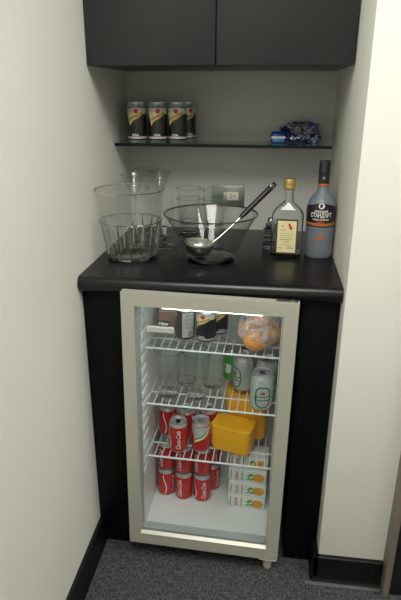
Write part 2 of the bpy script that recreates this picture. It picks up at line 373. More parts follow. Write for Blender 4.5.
for i, (x, y, z, sx, sz, rz, lab) in enumerate([(.553, -.075, 1.2, .028, .013, .5, 'crumpled navy and silver wrapper in the middle of shelf clutter'), (.599, -.072, 1.2, .027, .012, -.4, 'crumpled navy and silver wrapper at the right end of shelf clutter'),
                                           (.572, -.062, 1.224, .032, .015, .25, 'dark crumpled wrapper on top of the shelf clutter'), (.532, -.047, 1.2, .024, .020, -.3, 'dark blue wrapper behind the foil packet on the shelf')]):
    o = obj('crumpled_wrapper', crumple(sx, .022, sz*1.15, 11+i*5, .32), 'blue', None, (x, y, z), True, (0, 0, rz), 25)
    tag(o, lab, 'wrapper', g)
lp = bmesh.new(); tube(lp, [(.598+.017*math.cos(a*PI/10), -.070, 1.249+.011*math.sin(a*PI/10)) for a in range(-6, 15)], .0024, 6)
o = obj('ribbon_loop', lp, 'bluew'); tag(o, 'thin blue looped strap sticking up from the shelf clutter', 'strap')
cf = crumple(.050, .034, .030, 41, .22); o = obj('plastic_wrap', cf, 'film', None, (.572, -.066, 1.2), True, None, 20); tag(o, 'clear crinkled plastic around the blue wrappers on the glass shelf', 'plastic wrap')
# ------------------------------------------------------------------ glassware on the worktop
def flute(n, amp): return lambda a, z: 1+amp*(abs(math.cos(a*n/2))-.6)
t = thing('ice_bucket', 'clear ice bucket with fluted body and wide flared collar by left wall', 'ice bucket', (.0985, -.394, .9))
f = flute(16, .045)
def rad(a, z): return 1+(f(a, z)-1)*max(0, min(1, (.112-z)/.02))
obj('bucket_wall', L([(.068, .004), (.0695, .012), (.0770, .06), (.0840, .10), (.0860, .110)], 128, rad=rad), 'cl', t, angle=15)
rb = bmesh.new()
for k in range(16):
    a = 2*PI*(k+.5)/16; tube(rb, [(r*math.cos(a), r*math.sin(a), z) for r, z in ((.0665, .006), (.0690, .02), (.0750, .06), (.0822, .10), (.0850, .110))], [.0022, .003, .0032, .0028, .0012], 8)
obj('vertical_ribs', rb, 'solid', t)
obj('step_ring', L([(.0842, .108), (.0875, .1085), (.0885, .1105), (.0875, .1125), (.0850, .112), (.0842, .108)], 72), 'solid', t)
obj('collar', L([(.0870, .112), (.0872, .118), (.0885, .150), (.0935, .188), (.0965, .196)], 72), 'cl', t, angle=60)
obj('bucket_rim', L([(.0958, .1948), (.0970, .1955), (.0974, .197), (.0966, .198), (.0956, .1968), (.0958, .1948)], 72), 'solid', t)
fb = lambda a, z: 1+.03*(abs(math.cos(a*8))-.6)
obj('bucket_base', L([(0, .003), (.035, .003), (.040, 0), (.066, 0), (.069, .003), (.068, .012), (.05, .013), (.03, .009), (0, .008)], 128, rad=fb), 'solid', t, angle=20)
def make_martini(label, loc):
    t = thing('cocktail_glass', label, 'cocktail glass', loc, group='cocktail glasses in the corner')
    obj('bowl', L([(.0, .118), (.004, .121), (.024, .150), (.0465, .185), (.0475, .1855), (.0462, .1865), (.0235, .153), (.004, .128), (0, .126)], 48), 'cl', t, angle=60)
    obj('rim', L([(.0464, .185), (.0478, .1852), (.0480, .1868), (.0468, .1872), (.0464, .185)], 48), 'solid', t)
    obj('stem', L([(.0045, .008), (.0036, .02), (.0034, .06), (.0040, .10), (.0075, .124), (.0085, .130), (.004, .132), (0, .128)], 24), 'solid', t)
    obj('foot', L([(0, 0), (.036, 0), (.037, .0015), (.025, .003), (.006, .007), (.0045, .011), (0, .012)], 48), 'solid', t)
    return t
ms = make_martini('wide-rimmed cocktail glass nearest the left wall behind the ice buckets', (.068, -.222, .9))
for v in list(ms.children): pass
dup(ms, 'cocktail glass deepest in the corner behind the ice buckets', (.075, -.075, .9)); dup(ms, 'cocktail glass furthest from the left wall behind the ice buckets', (.131, -.142, .9))
for o in [o for o in C.objects if o.name.startswith('cocktail_glass')]: o.scale = (.86, .86, 1.14)
t = thing('goblet', 'clear fluted goblet between the ice buckets and the mixing bowl', 'goblet', (.168, -.262, .9))
obj('bowl', L([(0, .062), (.012, .064), (.026, .085), (.031, .115), (.030, .155)], 72, rad=lambda a, z: 1+(.05 if z < .13 else .0)*(abs(math.cos(a*6))-.6)), 'cl', t, angle=15)
obj('stem', L([(0, 0), (.032, 0), (.033, .002), (.008, .006), (.0055, .02), (.0055, .05), (.011, .063), (0, .066)], 32), 'solid', t)
def make_tumbler(label, loc, group, h=.12, r0=.030, r1=.040, name='glass_tumbler'):
    t = thing(name, label, 'glass', loc, group=group)
    obj('glass_wall', L([(r0, .004), (r0+(r1-r0)*.5, h*.5), (r1, h-.002)], 48), 'tum', t)
    obj('glass_base', L([(0, 0), (r0-.003, 0), (r0, .003), (r0+.0004, .010), (r0-.003, .012), (0, .009)], 48), 'solid', t)
    obj('rim', L([(r1-.0014, h-.0045), (r1+.0006, h-.0045), (r1+.0008, h-.001), (r1-.0003, h), (r1-.0014, h-.001), (r1-.0014, h-.0045)], 48), 'rim', t)
    return t
g = 'nested tumblers behind the bowl'
tm = make_tumbler('lower tumbler of the left nested pair behind the mixing bowl', (.217, -.085, .9), g)
dup(tm, 'upper tumbler of the left nested pair behind the mixing bowl', (.217, -.085, .934))
dup(tm, 'lower tumbler of the nested pair in front of the wall socket', (.303, -.085, .9)); dup(tm, 'upper tumbler of the nested pair in front of the wall socket', (.303, -.085, .931))
t = thing('mixing_bowl', 'large smoky conical glass bowl holding a ladle on the worktop', 'bowl', (.324, -.382, .9))
obj('bowl_wall', L([(.0, .011), (.052, .011), (.063, .013), (.071, .021), (.0895, .062), (.1100, .100), (.1290, .133)], 72), 'bowl', t, angle=60)
obj('bowl_rim', L([(.1280, .131), (.1306, .1315), (.1316, .1338), (.1300, .1355), (.1284, .1345), (.1275, .1325), (.1280, .131)], 72), mat('bowl_rim_glass', (.10, .105, .10), .12, trans=.6), t)
obj('bowl_base', L([(0, .005), (.05, .005), (.056, 0), (.066, 0), (.0685, .003), (.069, .008), (.064, .011), (0, .0105)], 64), 'solid', t)
# ladle
t = thing('ladle', 'steel ladle with black handle resting in the mixing bowl', 'ladle', (.2915, -.392, .9125))
cup = bmesh.new(); pr = [(.0425*math.sin(a), .0400-.0400*math.cos(a)) for a in [PI/2*k/10 for k in range(11)]]
lathe(cup, pr+[(.0415, .0420), (.0408, .0400)]+[(r*.955, z*.96+.0016) for r, z in pr[::-1][1:]], 48)
bmesh.ops.rotate(cup, verts=cup.verts, cent=(0, 0, .02), matrix=Matrix.Rotation(.10, 3, 'Y')); obj('ladle_cup', cup, 'chrome', t)
O = Vector((.2915, -.392, .9125))
P0, P1, P2 = Vector((.332, -.380, .951)), Vector((.380, -.350, .991)), Vector((.497, -.276, 1.103))
D = (P2-P1).normalized(); Pm = P1+D*.040
sh = bmesh.new(); tube(sh, [P0-O-Vector((.004, .001, .004)), P0-O, (P0*.6+P1*.4)-O+Vector((0, 0, -.001)), P1-O, Pm-O], [.0035, .0035, .003, .0033, .0036], 10); obj('ladle_shaft', sh, 'chrome', t)
gp = bmesh.new(); q = [Pm-D*.006+(P2-Pm+D*.006)*k/8 for k in range(9)]; tube(gp, [p-O for p in q], [.0050, .0078, .0082, .0080, .0080, .0084, .0088, .0088, .0060], 14); obj('ladle_handle', gp, 'grip', t)
ring = bmesh.new(); tube(ring, [(P2-O-D*.012+(D*math.cos(a)+Vector((.35, -.8, .45)).cross(D).normalized()*math.sin(a))*.0042+Vector((0, -.008, .002))) for a in [2*PI*k/16 for k in range(17)]], .0011, 6); obj('hanging_ring', ring, 'chrome', t)
# ------------------------------------------------------------------ bottles
def rect_loft(bm, secs, n=6):
    """rounded-rectangle sections (half width, half depth, corner radius, z)"""
    rings = []
    for a, b, r, z in secs: rings.append([bm.verts.new((x, y, z)) for x, y in rrect(-a, a, -b, b, min(r, a*.999, b*.999), n)])
    for p, q in zip(rings, rings[1:]):
        m = len(p)
        for i in range(m): bm.faces.new((p[i], p[(i+1) % m], q[(i+1) % m], q[i]))
    bm.faces.new(rings[0][::-1]); bm.faces.new(rings[-1]); return bm
t = thing('square_liquor_bottle', 'square clear liquor bottle with cream label and gold cap', 'bottle', (.538, -.314, .9), (0, 0, -.05))
outer = [(.039, .024, .008, 0), (.044, .029, .010, .004), (.0445, .029, .010, .120), (.043, .0285, .012, .129), (.036, .026, .014, .140), (.026, .022, .016, .149), (.017, .0160, .0150, .157), (.0132, .0132, .0131, .164), (.0125, .0125, .0124, .170), (.0122, .0122, .0121, .196)]
inner = [(a-.0034, b-.0034, max(.002, r-.003), z+(.0095 if z < .01 else -.001)) for a, b, r, z in outer[:-1]]+[(.0088, .0088, .0087, .196)]
obj('bottle_glass', rect_loft(bmesh.new(), outer+inner[:0:-1]), 'solid', t)
obj('bottle_cap', L([(0, .194), (.0148, .194), (.0158, .196), (.0158, .205), (.0151, .207), (.0158, .209), (.0158, .219), (.0145, .223), (0, .2235)], 40), 'gold', t)
lb = bmesh.new(); box(lb, -.0305, .0305, -.0302, -.0290, .014, .1145); obj('label_border', lb, 'olive', t, smooth=False)
lab = obj('label', B(-.0262, .0262, -.0306, -.0298, .0185, .110), 'label', t, smooth=False)
lf = bmesh.new(); poly(lf, [(-.001, .010), (.003, .011), (.006, .004), (.011, -.004), (.008, -.006), (.009, -.010), (.004, -.007), (.001, -.003), (.002, .001), (-.002, .003)])
obj('red_leaf', upright(lf, .005, -.0309, .093), 'redprint', lab, smooth=False)
for nm, m, rows in (('grey_lettering', 'greyprint', [(-.012, .086, .006, .004), (-.010, .076, .018, .002), (0, .066, .036, .0012), (0, .060, .036, .0012), (-.002, .054, .032, .0012), (0, .034, .030, .0012), (-.018, .023, .010, .003), (.012, .023, .018, .003)]), ('green_lettering', 'leafp', [(-.002, .048, .034, .0022), (.010, .028, .012, .002)]), ('red_lettering', 'redprint', [(.001, .041, .016, .0022)])):
    bm = bmesh.new()
    for x, z, w, h in rows:
        k = 0; xx = x-w/2
        while xx < x+w/2:
            ww = random.uniform(.0012, .0035); poly(bm, [(xx, z), (min(xx+ww, x+w/2), z), (min(xx+ww, x+w/2), z+h), (xx, z+h)]); xx += ww+.0008
    obj(nm, upright(bm, 0, -.0308, .007), m, lab, smooth=False)
t = thing('frosted_vodka_bottle', 'tall frosted bottle with black label standing by the right wall', 'bottle', (.6315, -.294, .9), (0, 0, .03))
VP = [(.0385, .004), (.0395, .012), (.0398, .06), (.0405, .10), (.0415, .132), (.0405, .148), (.036, .163), (.028, .174), (.020, .183), (.0155, .192), (.0140, .205), (.0135, .215)]
def vr(z):
    for (r0, z0), (r1, z1) in zip(VP, VP[1:]):
        if z <= z1: return r0+(r1-r0)*(z-z0)/(z1-z0)
    return VP[-1][0]
obj('bottle_glass', L([(0, .003), (.030, .001), (.036, 0)]+VP, 56), 'frost', t)
obj('capsule', L([(.0152, .2095), (.0150, .211), (.0150, .236), (.0158, .238), (.0158, .243), (.0150, .245), (.0152, .268), (.0142, .2715), (0, .272)], 40), 'capsule', t)
obj('copper_band', L([(.0149, .2025), (.0153, .203), (.0153, .2095), (.0149, .210)], 40), 'copper', t)
obj('neck_emblem', wrap(poly(bmesh.new(), [(.004*math.cos(a*PI/8), .004*math.sin(a*PI/8)) for a in range(16)]), .0156, .226, -.1), 'greyprint', t)
vw = lambda e: (lambda z: vr(z)+e)
def vlabel(e):
    c = [(.0125*math.cos(a), .150+.0125*math.sin(a)) for a in [PI*(k)/12 for k in range(13)]]
    return poly(bmesh.new(), [(-.058, .104), (.058, .104), (.058, .146), (.02, .146)]+c+[(-.02, .146), (-.058, .146)])
lab = obj('label', wrap(vlabel(0), vw(.0004), 0, -.1), 'blackcan', t)
obj('copper_strip', wrap(poly(bmesh.new(), [(-.058, .0965), (.058, .0965), (.058, .1035), (-.058, .1035)]), vw(.0005), 0, -.1), 'copper', t)
obj('label_foot', wrap(poly(bmesh.new(), [(-.058, .092), (.058, .092), (.058, .0955), (-.058, .0955)]), vw(.0004), 0, -.1), 'blackcan', t)
obj('wordmark', wrap(text_bm('СТАНДАРТ', .017, width=.061, bold=.0003), vw(.0009), .1255, -.1), 'whiteprint', lab, smooth=False)
obj('wordmark', wrap(text_bm('РУССКИЙ', .0085, width=.036, bold=.0002), vw(.0009), .1378, -.1), 'whiteprint', lab, smooth=False)
obj('small_lettering', wrap(text_bm('RUSSIAN STANDARD', .0052, width=.046, bold=.0002), vw(.0009), .114, -.1), 'whiteprint', lab, smooth=False)
obj('small_lettering', wrap(text_bm('VODKA', .0055, width=.022, bold=.0002), vw(.0009), .1075, -.1), 'copper', lab, smooth=False)
em = bmesh.new(); poly(em, [(.0082*math.cos(a*PI/12), .0082*math.sin(a*PI/12)) for a in range(24)]); obj('round_emblem', wrap(em, vw(.0009), .1525, -.1), 'whiteprint', lab, smooth=False)
em = bmesh.new(); poly(em, [(.0056*math.cos(a), .0056*math.sin(a)) for a in [.5+4.6*k/14 for k in range(15)]]+[(.0030*math.cos(a)+.001, .0030*math.sin(a)-.0005) for a in [.5+4.6*k/14 for k in range(14, -1, -1)]]); obj('emblem_mark', wrap(em, vw(.0013), .1525, -.1), 'blackcan', lab, smooth=False)
fx = bmesh.new(); poly(fx, [(-.006, -.006), (.007, -.004), (.008, .005), (-.004, .007)]); obj('copper_seal', wrap(fx, vw(.0006), .064, -.05), 'copper', t, smooth=False)
fx = bmesh.new(); pts = [(-.018+.036*k/16, -.010+.003*math.sin(k*1.1)+.0004*k) for k in range(17)]; poly(fx, pts+[(x, y+.0014) for x, y in pts[::-1]]); obj('copper_signature', wrap(fx, vw(.0006), .064, -.05), 'copper', t, smooth=False)
t = thing('cut_glass_jar', 'small dark cut-glass jar half hidden behind the square bottle', 'jar', (.492, -.232, .9))
obj('jar_glass', L([(0, 0), (.020, 0), (.0235, .004), (.0245, .02), (.0225, .026), (.0245, .032), (.0225, .040), (.0245, .046), (.0225, .054), (.0235, .060), (.016, .066), (.016, .072)], 12), 'dark', t, angle=5)
obj('stopper', L([(0, .070), (.018, .070), (.018, .075), (.010, .079), (.013, .086), (.009, .094), (0, .096)], 10), 'dark', t, angle=5)
# ------------------------------------------------------------------ fridge
FX, FY, TH, YW = .3332, -.621, .0137, -.022
fridge = thing('drinks_fridge', 'small glass-door drinks fridge with pale metal frame under the worktop', 'fridge', (FX, FY, 0), (0, TH, YW))
FM = Matrix.Translation((FX, FY, 0)) @ Matrix.Rotation(YW, 4, 'Z') @ Matrix.Rotation(TH, 4, 'Y')
def fl(x, y, z): return (x-.339, y-FY, z)      # room coordinates as if the fridge stood plumb -> fridge coordinates
X0, X1 = -.2237, .2237
bt, ft = .0581, .8735
i0, i1, yb, zf, zc = -.193, .193, .322, .070, .846     # inside of the cavity
cab = bmesh.new()
for a in ((X0, i0-.003, .042, .45, bt, .855), (i1+.003, X1-.010, .042, .45, bt, .855), (i0-.003, i1+.003, .042, .45, bt, zf-.003), (i0-.003, i1+.003, .042, .45, zc+.003, .855), (i0-.003, i1+.003, yb+.003, .45, zf-.003, zc+.003)): box(cab, *a)
obj('cabinet', cab, 'body', fridge, smooth=False)
ln = bmesh.new()
for a in ((i0-.003, i0, .040, yb, zf, zc), (i1, i1+.003, .040, yb, zf, zc), (i0-.003, i1+.003, .040, yb+.003, zf-.003, zf), (i0-.003, i1+.003, .040, yb+.003, zc, zc+.003), (i0-.003, i1+.003, yb, yb+.003, zf, zc)): box(ln, *a)
obj('white_liner', ln, 'white', fridge, smooth=False)['label'] = 'white inner lining'
for sx in (-1, 1):
    rr = bmesh.new(); xa, xb = (i0, i0+.004) if sx < 0 else (i1-.004, i1)
    for k in range(16):
        z = .262+.0375*k
        if z > .83: break
        box(rr, *((i0, i0+.007) if sx < 0 else (i1-.007, i1)), .062, .12, z, z+.024, bev=.0034, seg=3)
    obj('shelf_rack', rr, 'white', fridge)
def wire_shelf(z):
    bm = bmesh.new(); a, b, f, bk = i0+.004, i1-.004, .098, .297
    tube(bm, [(a, f, z), (b, f, z)], .0030, 8); tube(bm, [(a, bk, z), (b, bk, z)], .0026, 8); tube(bm, [(a, .172, z-.004), (b, .172, z-.004)], .0024, 8)
    tube(bm, [(a, f, z), (a, bk, z)], .0026, 8); tube(bm, [(b, f, z), (b, bk, z)], .0026, 8)
    n = 17
    for k in range(1, n):
        x = a+(b-a)*k/n; tube(bm, [(x, f+.001, z+.0018), (x, bk-.001, z+.0018)], .0015, 6)
    return obj('wire_shelf', bm, 'wire', fridge)
S = [.308, .492, .674]
for z in S: wire_shelf(z)
# interior lamp
obj('lamp_holder', B(-.14, .145, .054, .084, zc-.020, zc, bev=.002), 'white', fridge)
lt = obj('lamp', B(-.132, .137, .057, .074, zc-.036, zc-.020, bev=.005), 'tube', fridge)
# door
fo = bmesh.new(); oz0, oz1, ox0, ox1 = .097, .838, -.1885, .1885
for a in ((X0, ox0, 0, .024, bt, ft), (ox1, X1, 0, .024, bt, ft), (ox0, ox1, 0, .024, bt, oz0), (ox0, ox1, 0, .024, oz1, ft)): box(fo, *a)
bmesh.ops.remove_doubles(fo, verts=fo.verts, dist=1e-5)
door = obj('door', fo, 'frame', fridge, smooth=False); door['label'] = 'pale metal-framed glass door'
rd = bmesh.new(); poly_pts = [(ox0, oz0), (ox1, oz0), (ox1, oz1), (ox0, oz1)]; inner = [(ox0+.0012, oz0+.006), (ox1-.0012, oz0+.006), (ox1-.0012, oz1-.001), (ox0+.0012, oz1-.001)]
va = [rd.verts.new((x, -.0008, z)) for x, z in poly_pts]; vb = [rd.verts.new((x, .009, z)) for x, z in inner]
for i in range(4): rd.faces.new((va[i], va[(i+1) % 4], vb[(i+1) % 4], vb[i]))
obj('glazing_bead', rd, mat('bright_bead', (.42, .415, .35), .35, metal=.25), door, smooth=False)
obj('glass_pane', B(ox0+.001, ox1-.001, .010, .0135, oz0+.001, oz1-.001), 'pane', door, smooth=False)
gk = bmesh.new()
for a in ((ox0-.006, ox0+.002, .014, .040, oz0-.012, oz1+.01), (ox1-.002, ox1+.006, .014, .040, oz0-.012, oz1+.01), (ox0, ox1, .014, .040, oz0-.012, oz0+.010), (ox0, ox1, .014, .040, oz1-.003, oz1+.01)): box(gk, *a)
obj('door_gasket', gk, 'gasket', door, smooth=False)
hg = bmesh.new(); box(hg, .168, .220, .004, .022, ft-.001, ft+.003, bev=.001); hn = L([(0, 0), (.007, 0), (.007, .005), (.005, .006), (0, .006)], 16); bmesh.ops.translate(hn, verts=hn.verts, vec=(.206, .012, ft)); obj('hinge', merge(hg, hn), 'steel', fridge)
for x, y in ((X0+.03, .07), (X1-.028, .028), (X0+.03, .42), (X1-.03, .42)):
    zz = -(-x*TH)-.0; ft_b = bmesh.new(); lathe(ft_b, [(0, zz+.001), (.011, zz+.001), (.0125, zz+.005), (.0125, zz+.022), (.016, zz+.026), (.016, .0575), (0, .0575)], 20); obj('foot', ft_b, mat('foot_plastic', (.48, .44, .38), .5), fridge, (x, y, 0))
obj('foot_bracket', B(X1-.052, X1-.003, .002, .04, bt-.007, bt-.0005, bev=.001), 'white', fridge)
# badge stuck on the inside of the door pane
sk = obj('badge', B(-.160, -.089, .0138, .0160, .763, .780, bev=.0006), mat('badge_white', (.78, .76, .70), .45), fridge); sk['label'] = 'white badge on the door pane with a dark name plate'
bpl = bmesh.new(); poly(bpl, rrect(-.130, -.098, .7805, .797, .004)); [setattr(v, 'co', Vector((v.co.x, .0140, v.co.y))) for v in bpl.verts]; obj('name_plate', bpl, mat('plate_navy', (.02, .02, .03), .4), sk)
obj('wordmark', upright(text_bm('Haier', .012, shear=.1, width=.026, bold=.0004), -.114, .0137, .789), 'whiteprint', sk, smooth=False)
mk = bmesh.new(); xx = -.156
while xx < -.094:
    w = random.uniform(.002, .005); poly(mk, [(xx, .768), (xx+w, .768), (xx+w, .775), (xx, .775)]); xx += w+.0022
for v in mk.verts: v.co = Vector((v.co.x, .0136, v.co.y))
obj('small_marks', mk, mat('pale_grey_print', (.5, .46, .42), .5), sk, smooth=False)
# ------------------------------------------------------------------ things in the fridge
def P(x, y, z, rz=0):
    m = FM @ Matrix.Translation(fl(x, y, z)) @ Matrix.Rotation(rz, 4, 'Z'); return m.to_translation(), m.to_euler()
WZ = .0036
zA, zB, zC = S[2]+WZ, S[1]+WZ, S[0]+WZ
def put(o, x, y, z, rz=0): o.location, o.rotation_euler = P(x, y, z, rz); return o
def copy_to(o, label, x, y, z, rz=0, group=None):
    l, r = P(x, y, z, rz); return dup(o, label, l, r, group)
g = 'red cola cans on the fridge floor'
ck = put(make_can('cola_can', 'red cola can at the left of the bottom row on the fridge floor', 'can', 'red', coke_deco, group=g), .182, -.396, zf, .9); ck.scale = CO
copy_to(ck, 'red cola can in the middle of the bottom row on the fridge floor', .2435, -.407, zf, -.5, g); copy_to(ck, 'red cola can at the right front of the bottom row on fridge floor', .3055, -.406, zf, .15, g)
copy_to(ck, 'red cola can behind the right end of the bottom row on fridge floor', .330, -.346, zf, .7, g)
g2 = 'red cola cans stacked under the lowest shelf'; za = zf+.1043
copy_to(ck, 'red cola can stacked on the left bottom can under the lowest shelf', .183, -.396, za, -.7, g2); copy_to(ck, 'red cola can stacked on the middle bottom can under the lowest shelf', .2435, -.406, za, -.55, g2)
copy_to(ck, 'red cola can stacked on the right bottom can under the lowest shelf', .3055, -.405, za, -.9, g2); copy_to(ck, 'red cola can stacked at the back right under the lowest shelf', .329, -.346, za, .3, g2)
g3 = 'red cola cans on the lowest wire shelf'
copy_to(ck, 'red cola can with white script facing out at the front of lowest shelf', .238, -.478, zC, .0, g3); copy_to(ck, 'red cola can at back left of lowest shelf beside the rack', .188, -.396, zC, .75, g3)
copy_to(ck, 'red cola can behind the front script can on the lowest shelf', .251, -.404, zC, 1.9, g3); copy_to(ck, 'red cola can behind the swoosh can on the lowest shelf', .318, -.388, zC, 1.2, g3)
put(make_can('soda_can', 'red and silver can with green cream swoosh at front of lowest shelf', 'can', 'red', swoosh_deco('silvercan', 'Ginger', ' ') if False else (lambda t: [
    obj('silver_upper', wrap(poly(bmesh.new(), [(-.1036, .0995), (.1036, .0995), (.1036, .088), (.036, .084), (.02, .078), (.006, .064), (-.012, .056), (-.024, .046), (-.026, .07), (-.1036, .075)]), R+E3, 0, .1), 'silvercan', t, smooth=False),
    obj('green_swoosh', wrap(poly(bmesh.new(), [(.026, .080), (.016, .070), (.004, .060), (-.012, .053), (-.024, .042), (-.0235, .050), (-.012, .060), (.003, .066), (.014, .076), (.022, .086)]), R+E3*2, 0, .1), 'leafp', t, smooth=False),
    obj('cream_swoosh', wrap(poly(bmesh.new(), [(.034, .080), (.024, .068), (.010, .055), (-.008, .047), (-.024, .036), (-.024, .042), (-.012, .053), (.004, .060), (.016, .070), (.026, .082)]), R+E3*2, 0, .1), 'cream', t, smooth=False)]), group='cans on the lowest shelf'), .306, -.461, zC, .0).scale = CO
# yellow tubs
def make_tub(label, w, dp, h, x, y, z, rz):
    t = put(thing('food_tub', label, 'tub', group='yellow food tubs'), x, y, z, rz)
    obj('tub_body', rect_loft(bmesh.new(), [(w/2-.012, dp/2-.012, .012, 0), (w/2-.004, dp/2-.004, .014, .004), (w/2-.001, dp/2-.001, .015, .014), (w/2, dp/2, .016, h-.012), (w/2-.002, dp/2-.002, .016, h-.005)], 8), 'tub', t)
    obj('tub_lid', rect_loft(bmesh.new(), [(w/2, dp/2, .016, h-.006), (w/2+.0015, dp/2+.0015, .017, h-.004), (w/2, dp/2, .017, h-.0005), (w/2-.004, dp/2-.004, .016, h+.001), (w/2-.012, dp/2-.012, .014, h+.002)], 8), 'tub', t)
    return t
make_tub('low yellow plastic tub at the front of the lowest shelf', .126, .080, .088, .404, -.440, zC, -.26); make_tub('taller yellow plastic tub behind the low one on the lowest shelf', .132, .066, .158, .440, -.356, zC, -.20)
# middle shelf
g = 'tall glasses on the middle shelf'
tg = put(make_tumbler('tall clear glass at the front left of the middle shelf', (0, 0, 0), g, .150, .029, .041, 'tall_glass'), .206, -.466, zB)
copy_to(tg, 'tall clear glass at the front of middle shelf, right of another', .290, -.466, zB); copy_to(tg, 'tall clear glass behind and between the front pair on middle shelf', .247, -.389, zB); copy_to(tg, 'tall clear glass at the back of middle shelf near the green can', .330, -.39, zB)
def beer_deco(t):
    for turn in (0, PI):
        fr = bmesh.new(); a = rrect(-.022, .022, .012, .080, .019, 8); b = rrect(-.018, .018, .016, .076, .015, 8)
        va = [fr.verts.new((x, y, 0)) for x, y in a]; vb = [fr.verts.new((x, y, 0)) for x, y in b]; n = len(a)
        for i in range(n): fr.faces.new((va[i], va[(i+1) % n], vb[(i+1) % n], vb[i]))
        obj('green_frame', wrap(fr, R+E3, 0, turn), 'green', t, smooth=False)
        obj('green_band', wrap(poly(bmesh.new(), [(-.024, .036), (.024, .036), (.024, .050), (-.024, .050)]), R+E3*1.6, 0, turn), 'green', t, smooth=False)
        mk = bmesh.new()
        for k in range(5):
            x = -.0165+k*.0078
            poly(mk, [(x, .039), (x+.002, .039), (x+.002, .047), (x, .047)]); poly(mk, [(x+.002, .045), (x+.005, .045), (x+.005, .047), (x+.002, .047)]); poly(mk, [(x+.004, .039), (x+.0058, .039), (x+.0058, .045), (x+.004, .045)])
        obj('white_marks', wrap(mk, R+E3*2.4, 0, turn), 'whiteprint', t, smooth=False)
        obj('red_mark', wrap(poly(bmesh.new(), [(-.006, .056), (.006, .056), (.008, .060), (0, .064), (-.008, .060)]), R+E3*1.6, 0, turn), 'redprint', t, smooth=False)
        obj('grey_mark', wrap(poly(bmesh.new(), [(-.011, .024), (.011, .024), (.011, .030), (-.011, .030)]), R+E3*1.6, 0, turn), 'silvercan', t, smooth=False)
g = 'pale green-printed beer cans on the middle shelf'
bc = put(make_can('beer_can', 'pale beer can with green framed label at front of middle shelf', 'can', 'beer', beer_deco, group=g), .4825, -.484, zB, .15)
copy_to(bc, 'pale beer can standing behind left of the front beer can', .424, -.386, zB, -.85, g); copy_to(bc, 'pale beer can directly behind the front beer can, its top showing', .4935, -.402, zB, 1.2, g)
make = make_can('soda_can', 'bright green soda can at the back of the middle shelf', 'can', 'lime', lambda t: obj('white_blob', wrap(poly(bmesh.new(), [(-.012, .03), (.010, .034), (.012, .062), (-.008, .066)]), R+E3, 0, .2), 'whiteprint', t, smooth=False))
put(make, .385, -.333, zB, -.6); make.scale = (.9, .9, .95)
# top shelf
sb = (lambda o: (setattr(o, 'scale', (.865, .865, .90)), o)[1])(copy_to(sc0, 'black soda can with yellow swoosh at front of the top fridge shelf', .314, -.451, zA, -.35, 'black soda cans on the top fridge shelf'))
copy_to(sc0, 'black soda can behind the front one on the top fridge shelf', .342, -.394, zA, .5, 'black soda cans on the top fridge shelf').scale = (.865, .865, .90)
def grey_deco(t):
    obj('silver_panel', wrap(poly(bmesh.new(), [(-.022, .014), (.022, .014), (.022, .097), (-.022, .097)]), R+E3, 0, .55), 'silvercan', t, smooth=False)
    mk = bmesh.new()
    for k in range(11): poly(mk, [(-.014, .045+.0045*k), (.014-.006*(k % 3), .045+.0045*k), (.014-.006*(k % 3), .0465+.0045*k), (-.014, .0465+.0045*k)])
    for k in range(8): poly(mk, [(-.002+.0022*k, .018), (-.001+.0022*k, .018), (-.001+.0022*k, .034), (-.002+.0022*k, .034)])
    obj('fine_print', wrap(mk, R+E3*1.8, 0, .55), 'greyprint', t, smooth=False)
    sw = [(-.030, .097), (-.006, .097), (-.010, .085), (-.018, .075), (-.026, .062), (-.034, .072)]
    obj('swoosh', wrap(poly(bmesh.new(), sw), R+E3, 0, -.5), 'yellow', t, smooth=False)
gc = put(make_can('soda_can', 'dark can turned to its silver fine-print side on the top fridge shelf', 'can', 'blackcan', grey_deco), .251, -.445, zA, 0); gc.scale = (.865, .865, .90)
t = put(thing('small_carton', 'small dull pink carton behind the badge on the top fridge shelf', 'carton'), .1955, -.386, zA, .1)
obj('carton_body', B(-.031, .031, -.022, .022, 0, .062, bev=.002), 'pink', t); obj('carton_flap', B(-.031, .031, -.022, .022, .0605, .064, bev=.001), 'cream', t)
t = put(thing('sauce_bottle', 'small bottle with red label at the back left of the top fridge shelf', 'bottle'), .190, -.338, zA)
obj('bottle_body', L([(0, 0), (.017, 0), (.019, .003), (.019, .06), (.009, .08), (.009, .10), (0, .10)], 28), 'tum', t); obj('sauce', L([(0, .002), (.0175, .002), (.0175, .058), (0, .060)], 28), 'pink', t); obj('red_label', L([(.0193, .045), (.0193, .012)], 28), 'redprint', t); obj('bottle_cap', L([(0, .098), (.011, .098), (.011, .115), (0, .115)], 24), 'redprint', t)
g = 'oranges in the clear bag'
def make_orange(label, x, y, z, r):
    t = put(thing('orange', label, 'orange', group=g), x, y, z)
    bm = bmesh.new(); bmesh.ops.create_uvsphere(bm, u_segments=28, v_segments=18, radius=r)
    for v in bm.verts:
        v.co.z *= .93; q = (v.co.x**2+v.co.y**2)**.5/r
        if v.co.z > 0 and q < .25: v.co.z -= .004*(1-q/.25)
        v.co.z += r*.93
    obj('peel', bm, 'orange', t)
    st = L([(0, r*1.86-.006), (.0035, r*1.86-.006), (.0025, r*1.86-.0015), (0, r*1.86-.001)], 8); obj('stem_end', st, 'leafp', t)
    return t
make_orange('orange at the lower left of the clear bag on the top shelf', .456, -.490, zA, .034); make_orange('orange at the right of the clear bag on the top shelf', .499, -.437, zA, .034)
make_orange('orange at the back left of the clear bag on the top shelf', .434, -.423, zA, .033)
make_orange('orange lying on top of the others in the clear bag', .470, -.452, zA+.054, .029)
